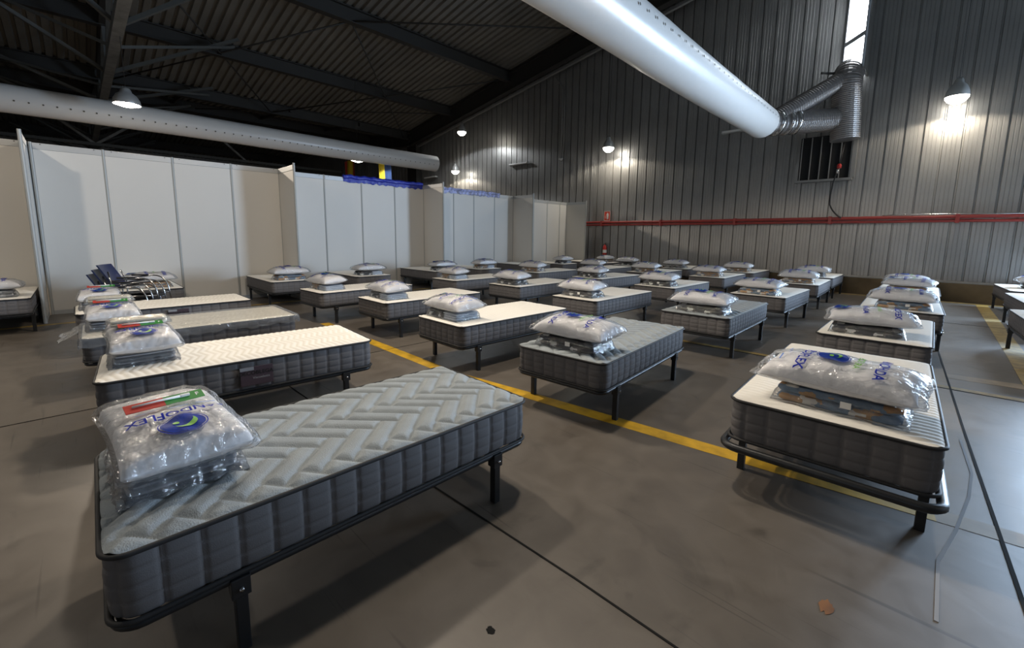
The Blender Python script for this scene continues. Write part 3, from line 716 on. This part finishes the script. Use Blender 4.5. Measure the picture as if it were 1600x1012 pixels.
def disc(r, r0=0.0, n=32, rings=7):
    vs = []; fs = []
    for i in range(rings+1):
        q = r0+(r-r0)*i/rings; vs += [(q*math.cos(2*PI*k/n), q*math.sin(2*PI*k/n), 0) for k in range(n)]
    for i in range(rings):
        for k in range(n): fs.append((i*n+k, (i+1)*n+k, (i+1)*n+(k+1)%n, i*n+(k+1)%n))
    return vs, fs
TXT = {}
def word(s, size, bold=.012):
    k = (s, size)
    if k not in TXT: TXT[k] = text_mesh(s, size, bold)
    return TXT[k]
def printed(items, a, b, h, seed, m, name, lift=.006):
    """items: (verts, faces, page_x, page_y); page up = +x of the pillow, page right = -y. Follows the pillow surface."""
    mb = MB()
    for vs, fs, ox, oy in items:
        out = []
        for (px, py, _) in vs:
            x, y = py+oy, -(px+ox); x = max(-a*.985, min(a*.985, x)); y = max(-b*.985, min(b*.985, y))
            out.append((x, y, wrap_top(x, y, a, b, h, seed, True)+lift))
        mb.add(out, fs)
    return mb.mesh(name, M[m])
def crescent():
    n = 16; vs = []; fs = []
    for i in range(n+1):
        t = -1.9+3.4*i/n
        vs += [(.040*math.cos(t+2.4), .040*math.sin(t+2.4), 0), ((.040-.020*math.sin(PI*i/n))*math.cos(t+2.4)+.006*math.sin(PI*i/n), (.040-.020*math.sin(PI*i/n))*math.sin(t+2.4), 0)]
    for i in range(n): fs.append((2*i, 2*i+2, 2*i+3, 2*i+1))
    return vs, fs
def make_print(a, b, h, seed, lay):
    """lay: page y positions of (small text, brand word, logo, green word, product word)"""
    sm, br, lo, gr, pr = lay; R = []; ts = .068 if pr is not None else .057
    R.append(printed([(*word('SANDOFLEX', ts, .02), 0, br)], a, b, h, seed, 'ink', 'printed_lettering'))
    if pr is not None: R.append(printed([(*word('ALMOHADA', .062, .02), 0, pr)], a, b, h, seed, 'ink', 'printed_lettering'))
    for k in range(3): R.append(printed([([(-.15+.1*k, -.004, 0), (-.08+.1*k, -.004, 0), (-.08+.1*k, .004, 0), (-.15+.1*k, .004, 0)], [(0,1,2,3)], 0, sm+.022*(k % 2))], a, b, h, seed, 'lightblue', 'fine_print'))
    R.append(printed([(*disc(.072), 0, lo)], a, b, h, seed, 'inkdark', 'round_logo'))
    R.append(printed([(*disc(.080, .076, 32, 1), 0, lo)], a, b, h, seed, 'ink', 'logo_ring'))
    R.append(printed([(*crescent(), -.006, lo)], a, b, h, seed, 'green', 'logo_crescent', .0085))
    R.append(printed([(*disc(.011, 0, 12, 1), .022, lo-.006)], a, b, h, seed, 'green', 'logo_dot', .0085))
    if gr is not None: R.append(printed([(*word('ALOE VERA', .042, .02), 0, gr)], a, b, h, seed, 'green', 'green_lettering'))
    return R
LAYOUT = {'page': (-.27, -.16, -.03, .09, .19), 'fold': (.045, .125, .235, None, None), 'off': (.29, .20, -.24, .06, -.05)}
PIL = {}
def pillow_set(kind, a, b, h, seed, lay):
    PIL[kind] = [make_pillow(a, b, h, seed)] + make_print(a, b, h, seed, LAYOUT[lay]) + [make_wrap(a, b, h, seed)]
pillow_set('p1', .36, .205, .105, 1.3, 'page'); pillow_set('p2', .35, .20, .10, 5.1, 'off'); pillow_set('p3', .355, .20, .11, 9.7, 'page')
pillow_set('f1', .36, .205, .095, 3.3, 'fold')
# far pillows: same cushion, simple print
def bagmesh(w, d, h, seed, mt='film', ex=.02):
    """loose clear bag round a folded pack"""
    N, K = 30, 24; mb = MB()
    def sh(u, v, top):
        s = 1-.10*(abs(u)**8); x = u*(w/2+ex); y = v*(d/2+ex)*(1-.04*abs(u)**4)
        e = max(abs(u), abs(v)); prof_ = (1-e**14)
        c = .010*noise.noise((u*5+seed, v*5, 1))+.006*noise.noise((u*14, v*14, seed))
        return (x+.02*noise.noise((v*6, seed, 2))*abs(u)**6, y+.012*noise.noise((u*8, seed, 4))*abs(v)**6, max(.002, (h+.004)*prof_+c*.5) if top else .001)
    mb.grid(lambda i, j: sh(2*i-1, 2*j-1, True), N, K); mb.grid(lambda i, j: sh(2*i-1, 2*j-1, False), N, K, flip=True)
    return mb.mesh('plastic_bag', M[mt])
def folded(w, d, h, layers, m, seed, jitter=.012):
    """folded cloth seen as stacked rounded layers, fold lines facing -Y"""
    mb = MB(); lh = h/layers; n = 26; K = 20
    for l in range(layers):
        z0 = l*lh; dx = jitter*noise.noise((l*3.1, seed, 0)); dy = jitter*noise.noise((l*2.3, seed, 5))
        ring = []
        for k in range(K):
            a = 2*PI*k/K; ca, sa = math.cos(a), math.sin(a)
            ring.append((math.copysign(abs(ca)**.25, ca), math.copysign(abs(sa)**.7, sa)))
        vs = []
        for i in range(n+1):
            u = 2*i/n-1; tap = (1-abs(u)**10)**.5 if abs(u) < 1 else 0
            for (cy, cz) in ring:
                w_ = .006*noise.noise((u*4, cy*2+seed, l))
                vs.append((u*w/2+dx, cy*(d/2)*(.9+.1*tap)+dy, z0+lh/2+cz*lh*.52*(.35+.65*tap)+w_))
        mb.add(vs, [(i*K+k, i*K+(k+1)%K, (i+1)*K+(k+1)%K, (i+1)*K+k) for i in range(n) for k in range(K)], True)
        mb.add(vs[:K], [tuple(range(K))]); mb.add(vs[-K:], [tuple(range(K))[::-1]])
    return mb
PACK = {}
for key, mt, lay in (('A', 'blanketA', 2), ('B', 'blanketB', 2), ('C', 'blanketC', 2), ('D', 'blanketD', 2)):
    PACK[key] = (folded(.56, .34, .105, lay, mt, ord(key)).mesh('folded_cloth', M[mt]), bagmesh(.58, .36, .10, ord(key)))
PACK['S'] = (folded(.30, .34, .10, 2, 'blanketB', 4).mesh('folded_cloth', M['blanketB']), bagmesh(.58, .36, .10, 4), folded(.26, .34, .085, 3, 'sheet', 6).mesh('sheet_stack', M['sheet']))
PACK['T'] = (folded(.30, .34, .10, 2, 'blanketC', 4).mesh('folded_cloth', M['blanketC']), bagmesh(.58, .36, .10, 14), folded(.26, .34, .085, 3, 'sheet', 6).mesh('sheet_stack', M['sheet']))
PACK['E'] = (folded(.52, .36, .075, 3, 'blanketE', 7).mesh('folded_cloth', M['blanketE']), bagmesh(.56, .39, .075, 7, 'bag'), MB().bbox(-.27,.27,-.185,.185,0,.016,.006).mesh('dark_edge', M['navy']))
ME['tagpaper'] = MB().box(-.024,.024,-.002,0,-.018,.018).mesh('barcode_label', M['paper'])
ME['towel'] = (folded(.34, .17, .05, 2, 'towel', 2).mesh('folded_cloth', M['towel']), bagmesh(.37, .20, .05, 21, 'film', .012))
tb_card = [MB().bbox(-.135,-.005,-.028,.028,0,.004,.001).mesh('red_half', M['redcard']), MB().bbox(-.005,.135,-.028,.028,0,.004,.001).mesh('green_half', M['greencard']),
           MB().tube([(-.11,0,.010),(-.03,.002,.011),(.05,.0,.010)], [.005,.004,.006], 8).bbox(.05,.085,-.006,.006,.005,.016,.003).mesh('toothbrush', M['paper'])]

PACKNAME = {'A': 'blue brown plaid blanket pack', 'B': 'black grey patterned blanket pack', 'C': 'brown grey patterned blanket pack', 'D': 'grey patterned blanket pack',
            'S': 'dark blanket and silver sheet pack', 'T': 'brown blanket and silver sheet pack', 'E': 'grey bedding pack with dark edge'}
def make_bed(x, y, rz, top, pack, pil, where, slats=False, dz=0.0, px=0.0, py=-.62, prz=0.0, kx=0.0, pdz=0.0, ptilt=0.0, big=False, msc=(1,1,1), hleg=-.69):
    """bed frame, mattress, pack and pillow as four things; where = where the bed stands"""
    def W_(lx, ly): return (x+lx*math.cos(rz)-ly*math.sin(rz), y+lx*math.sin(rz)+ly*math.cos(rz))
    f = thing('bed_frame', 'black steel bed frame, ' + where, 'bed frame', (x, y, 0), rz, 'black bed frames')
    put('frame_rail', ME['rail_big' if big else 'rail'], f)
    for sx in (-1, 1):
        for ly_ in (hleg, .69):
            l = put('leg', ME['leg'], f, (sx*.435, ly_, 0))
            put('leg_bracket', ME['bracket'], l)
            put('bolt', ME['bolt'], l, (sx*.028, 0, ZB-.05)).rotation_euler = (0, sx*PI/2, 0)
    if slats:
        for k in range(13): put('slat', ME['slat'], f, (0, -.85+k*.1417, ZB+.001))
    t_ = 'grey herringbone quilted mattress' if top == 'herring' else 'white quilted mattress'
    m = thing('mattress', t_ + ', ' + where, 'mattress', (x, y, ZB*(1-msc[2])), rz, 'mattresses'); m.scale = msc
    put('border', ME['border'], m); put('quilted_top', ME['top_herring' if top == 'herring' else 'top_white'], m)
    put('piping', ME['pipe_hi'], m); put('piping', ME['pipe_lo'], m)
    zt = ZT*msc[2]+ZB*(1-msc[2])+.014; b = None; p = None
    if pack:
        c = W_(px+kx, py); b = thing('bedding_pack', PACKNAME[pack] + ', ' + where, 'bedding', (*c, zt), rz+prz*.5, 'bedding packs')
        ms = PACK[pack]
        if pack in 'ST':
            put(ms[0].name, ms[0], b, (-.135, 0, 0)); put('sheet_stack', ms[2], b, (.15, 0, 0)); put('plastic_bag', ms[1], b)
        else:
            put('folded_cloth', ms[0], b, (0, 0, .012 if pack == 'E' else 0)); put('plastic_bag', ms[1], b)
            if pack == 'E': put('dark_edge', ms[2], b)
            elif (c0 := round(x*7+y*3)) % 2 == 0 or big: put('barcode_label', ME['tagpaper'], b, (.05, -.193, .065))
        zt += .088 if pack == 'E' else (.100 if pack in 'ST' else .108)
    if pil:
        zt += 0 if pack else .02
        c = W_(px, py); p = thing('pillow', 'plastic wrapped white pillow, ' + where, 'pillow', (*c, zt-.004+pdz), rz+prz, 'wrapped pillows')
        p.rotation_euler = (ptilt, 0, rz+prz)
        for me in PIL[pil]: put(me.name.split('.')[0], me, p)
    return f, m, b, p

# ------------------------------------------------------------------ the beds
D2R = PI/180
def R_(a): return a*D2R
CN = {'B': 'column of the big front right bed', 'C': 'column next left of the big right bed', 'D': 'middle column', 'E': 'second column from the partitions', 'F': 'column nearest the partitions'}
OR = ['', 'first', 'second', 'third', 'fourth', 'last']
# (column, row, x, y, rot, top, pack, pillow)
GRID = [
 ('B',1,-0.336,3.754,1.7,'white','A','p1'), ('B',2,-0.318,6.518,-.4,'white','B','p2'), ('B',3,-0.217,9.118,1.0,'white','A','p3'), ('B',4,-0.21,11.886,0,'white','C','p2'), ('B',5,-0.25,14.35,0,'white',None,'p1'),
 ('C',1,-2.227,3.775,3.8,'herring','B','p3'), ('C',2,-2.12,6.598,.5,'herring','B','p1'), ('C',3,-2.053,9.339,-1.2,'white','A','p2'), ('C',4,-2.06,12.2,1,'white','C','p3'), ('C',5,-2.1,14.6,0,'white','D','p1'),
 ('D',1,-3.969,3.855,-1.3,'white','S','p2'), ('D',2,-4.015,6.576,-.7,'white','B','p3'), ('D',3,-3.906,9.204,-.5,'white','B','p1'), ('D',4,-3.995,12.3,.7,'white','C','p2'), ('D',5,-3.95,14.6,0,'white','C','p3'),
 ('E',1,-5.979,4.048,0,'white','S','p2'), ('E',2,-6.066,7.0,0,'white','B','p3'), ('E',3,-5.832,9.651,-2,'white','B','p2'), ('E',4,-5.75,12.2,0,'white','C','p1'), ('E',5,-5.8,14.6,0,'white','D','p2'),
 ('F',1,-7.686,3.762,3.1,'white','T','p1'), ('F',2,-7.75,6.75,0,'white','T','p2'), ('F',3,-7.9,9.75,0,'white','C','p3'), ('F',4,-7.5,12.3,0,'white','S','p1'), ('F',5,-7.6,14.6,0,'white','B','p2'),
]
for c, r, x, y, a, top, pack, pil in GRID:
    rnd = random.Random(r*31+ord(c))
    wh = 'big bed at front right' if (c, r) == ('B', 1) else f'{OR[r]} bed of {CN[c]}'
    make_bed(x, y, R_(a), top, pack, pil, wh, slats=(r == 1), prz=R_(rnd.uniform(-7, 7)) if (c, r) != ('B', 1) else R_(-6),
             px=rnd.uniform(-.06, .04) if (c, r) != ('B', 1) else .02, py=-.66+rnd.uniform(-.03, .04), kx=rnd.uniform(-.03, .03), ptilt=R_(4), big=(c, r) == ('B', 1), msc=(1.045, 1.02, 1.10) if (c, r) == ('B', 1) else (1, 1, 1))
# front left row
LEFT = {}
for key, x, y, a, top, where, px, py, pr_ in (('A',-2.10,.92,-1,'herring','nearest bed at lower left',-.10,-.705,4), ('A2',-4.135,.972,-4.4,'white','second bed from front at left',-.12,-.69,4),
        ('A4',-5.93,.90,-1,'white','third bed from front at left',-.12,-.71,1), ('A3',-7.65,.85,0,'white','fourth bed from front at left',-.10,-.70,-2)):
    LEFT[key] = make_bed(x, y, R_(a), top, 'E', 'f1', where, slats=True, px=px, py=py, prz=R_(pr_), msc=(1, 1, 1.06) if key in ('A', 'A2') else (1, 1, 1), hleg=-.60 if key == 'A' else -.69) + (where,)
# beds standing crosswise in the partition bays (pillow end towards the aisle)
BAY = [(-10.42,-1.02,'D','p1','far left picture edge'), (-10.50,.86,'C','p2','behind the stacked chairs'), (-10.42,3.20,'A','p3','in the bay behind the stacked chairs, right side'),
       (-10.40,5.05,'S','p1','in the blue topped bay, left side'), (-10.40,7.32,'S','p2','in the blue topped bay, right side'),
       (-10.25,8.80,'T','p3','in the pale bay, left side'), (-10.35,11.35,None,None,'in the pale bay, right side'), (-10.2,12.75,'S','p1','in the cream bay by the back wall'), (-9.6,14.7,'C','p2','before the extinguisher')]
for x, y, pk, pl, wh in BAY:
    make_bed(x, y, R_(90), 'white', pk, pl, ('bed ' + wh), py=-.62)
# column cut by the right edge of the photograph
make_bed(1.42, 8.75, R_(2), 'white', None, None, 'nearest bed at the right picture edge')
make_bed(1.62, 11.75, R_(2), 'white', None, None, 'middle bed at the right picture edge')
make_bed(1.66, 14.2, R_(3), 'white', 'B', 'p2', 'farthest bed at the right picture edge', px=.1, py=-.1)

# milky plastic cover half over the third left bed
cv = thing('mattress_cover', 'milky plastic cover draped over the third mattress at left', 'plastic cover', (-5.93, .90, ZT), R_(-1))
def cov(i, j):
    u, v = 2*i-1, 2*j-1
    ax, ay = BW/2+.012, BL/2+.012; x = u*(ax+.10); y = v*(ay+.10); z = .022
    ox, oy = max(0, abs(x)-ax), max(0, abs(y)-ay); d = max(ox, oy)
    x = math.copysign(min(abs(x), ax+.012*noise.noise((u*9, v*11, 1))+.012), x) if ox else x
    y = math.copysign(min(abs(y), ay+.012*noise.noise((u*9, v*11, 5))+.012), y) if oy else y
    return (x, y, z-d*(1.0+.35*noise.noise((u*5, v*8, 2)))+.004*noise.noise((u*20, v*30, 3)))
MB().grid(cov, 48, 90).build('film_sheet', M['cover'], cv)
def ear(i, j): return (-.42+.10*i-.02, -.95-.16*j+.03*noise.noise((i*4, j*4, 1)), .02-.13*j*j+.03*noise.noise((i*6, j*3, 7)))
MB().grid(lambda i, j: (-.47+.5*i, -.955-.17*j+.03*noise.noise((i*4,j*4,1)), .01-.10*j+.03*noise.noise((i*6,j*3,7))*j), 14, 10).build('loose_flap', M['cover'], cv)

# mattress maker labels on two long sides
def side_label(x, y, rz, ly, where):
    t = thing('mattress_label', 'violet printed label on mattress side, ' + where, 'label', (x+(BW/2+.014)*math.cos(rz)-ly*math.sin(rz), y+(BW/2+.014)*math.sin(rz)+ly*math.cos(rz), ZT-.115), rz)
    MB().bbox(-.006,.006,-.115,.115,-.075,.075,.003).build('label_plate', M['purple'], t)
    MB().box(.006,.007,-.115,-.02,.048,.075).build('pale_band', M['blanketE'], t)
    vs, fs = word('DECOBLEGA', .042, .02)
    MB().add([(.0075, p[0]-.005, p[1]+.025) for p in vs], fs).build('label_lettering', M['black'], t)
    vs, fs = word('Viscoelastic', .026, .0)
    MB().add([(.0075, p[0]+.03, p[1]-.015) for p in vs], fs).build('label_script', M['rail'], t)
side_label(-4.135, .972, R_(-4.4), -.02, 'second bed from front at left')
side_label(-7.65, .85, R_(0), .05, 'fourth bed from front at left')

# toothbrush cards and towels on the left pillows
def on_pillow(p, lx, ly):
    """world point on the upper side of a wrapped folded pillow"""
    c, s_ = math.cos(p.rotation_euler.z), math.sin(p.rotation_euler.z)
    return (p.location.x+lx*c-ly*s_, p.location.y+lx*s_+ly*c, p.location.z+max(wrap_top(lx+i*.03, ly+j*.1, .36, .205, .095, 3.3) for i in (-1,0,1) for j in (-1,0,1))+.002)
for key, lx, ly, dr_ in (('A',-.02,-.01,4), ('A2',.02,.0,4), ('A4',.0,.0,0), ('A3',-.02,.02,4)):
    p, where = LEFT[key][3], LEFT[key][4]; q = on_pillow(p, lx, ly)
    t = thing('toothbrush_pack', 'red and green toothbrush card on pillow, ' + where, 'toothbrush', q, p.rotation_euler.z+R_(90+dr_), 'toothbrush cards')
    t.rotation_euler.x = .33; t.location.z += .008
    for me in tb_card: put(me.name.split('.')[0], me, t)
    vs, fs = word('F', .03, .02); MB().add([(p_[0]+.112, p_[1], .0045) for p_ in vs], fs).build('card_lettering', M['paper'], t)
    if key in ('A2', 'A4'):
        q = on_pillow(p, lx-.135, ly)
        t = thing('towel_pack', 'cream folded towel in clear bag on pillow, ' + where, 'towel', (q[0], q[1], q[2]-.004), p.rotation_euler.z+R_(90))
        put('folded_cloth', ME['towel'][0], t); put('plastic_bag', ME['towel'][1], t)

# ------------------------------------------------------------------ stacked chairs
def make_chair(label, dx, dz):
    t = thing('stacking_chair', label, 'chair', (-9.0+dx*.4, .34+dx, dz), R_(-24), 'stacked chairs')
    # faces +Y; x across
    def seatf(i, j): u, v = 2*i-1, j; return (u*.22, .0+v*.44, .44+.015*u*u+.02*math.sin(PI*v)-.03*(1-v))
    mb = MB().grid(seatf, 8, 8); mb.grid(lambda i, j: (lambda p: (p[0], p[1], p[2]-.03))(seatf(i, j)), 8, 8, flip=True)
    mb.bbox(-.225,.225,.0,.45,.365,.43,.02); mb.build('seat', M['seat'], t)
    def backf(i, j): u = 2*i-1; return (u*.21, -.05-.16*j-.03*(1-u*u), .60+.30*j)
    mb = MB().grid(backf, 8, 6); mb.grid(lambda i, j: (lambda p: (p[0], p[1]-.022, p[2]))(backf(i, j)), 8, 6, flip=True)
    ed = [backf(i/8, 0) for i in range(9)]+[backf(1, j/6) for j in range(1, 7)]+[backf(1-i/8, 1) for i in range(1, 9)]+[backf(0, 1-j/6) for j in range(1, 6)]
    n = len(ed); mb.add(ed+[(p[0], p[1]-.022, p[2]) for p in ed], [(k, (k+1)%n, n+(k+1)%n, n+k) for k in range(n)]); mb.build('backrest', M['navyplastic'], t)
    for s in (-1, 1):
        x = s*.25
        MB().tube([(x, -.08, .02), (x, -.06, .30), (x, -.05, .62), (s*.2, -.10, .80)], .011, 8).build('rear_leg', M['chrome'], t)
        MB().tube([(x, -.05, .66)]+bez((x, .30, .70), (x, .47, .70), (x, .50, .50), 6)+[(x, .56, .02)], .011, 8).build('armrest_leg', M['chrome'], t)
        MB().bbox(x-.022, x+.022, .02, .24, .695, .72, .008).build('arm_pad', M['black'], t)
        MB().tube([(x, -.06, .42), (x, .51, .42)], .009, 8).build('side_rail', M['chrome'], t)
make_chair('bottom navy backed chrome chair of the stack by the partition', 0, 0)
make_chair('middle navy backed chrome chair of the stack by the partition', .06, .07)
make_chair('top navy backed chrome chair of the stack by the partition', .12, .14)
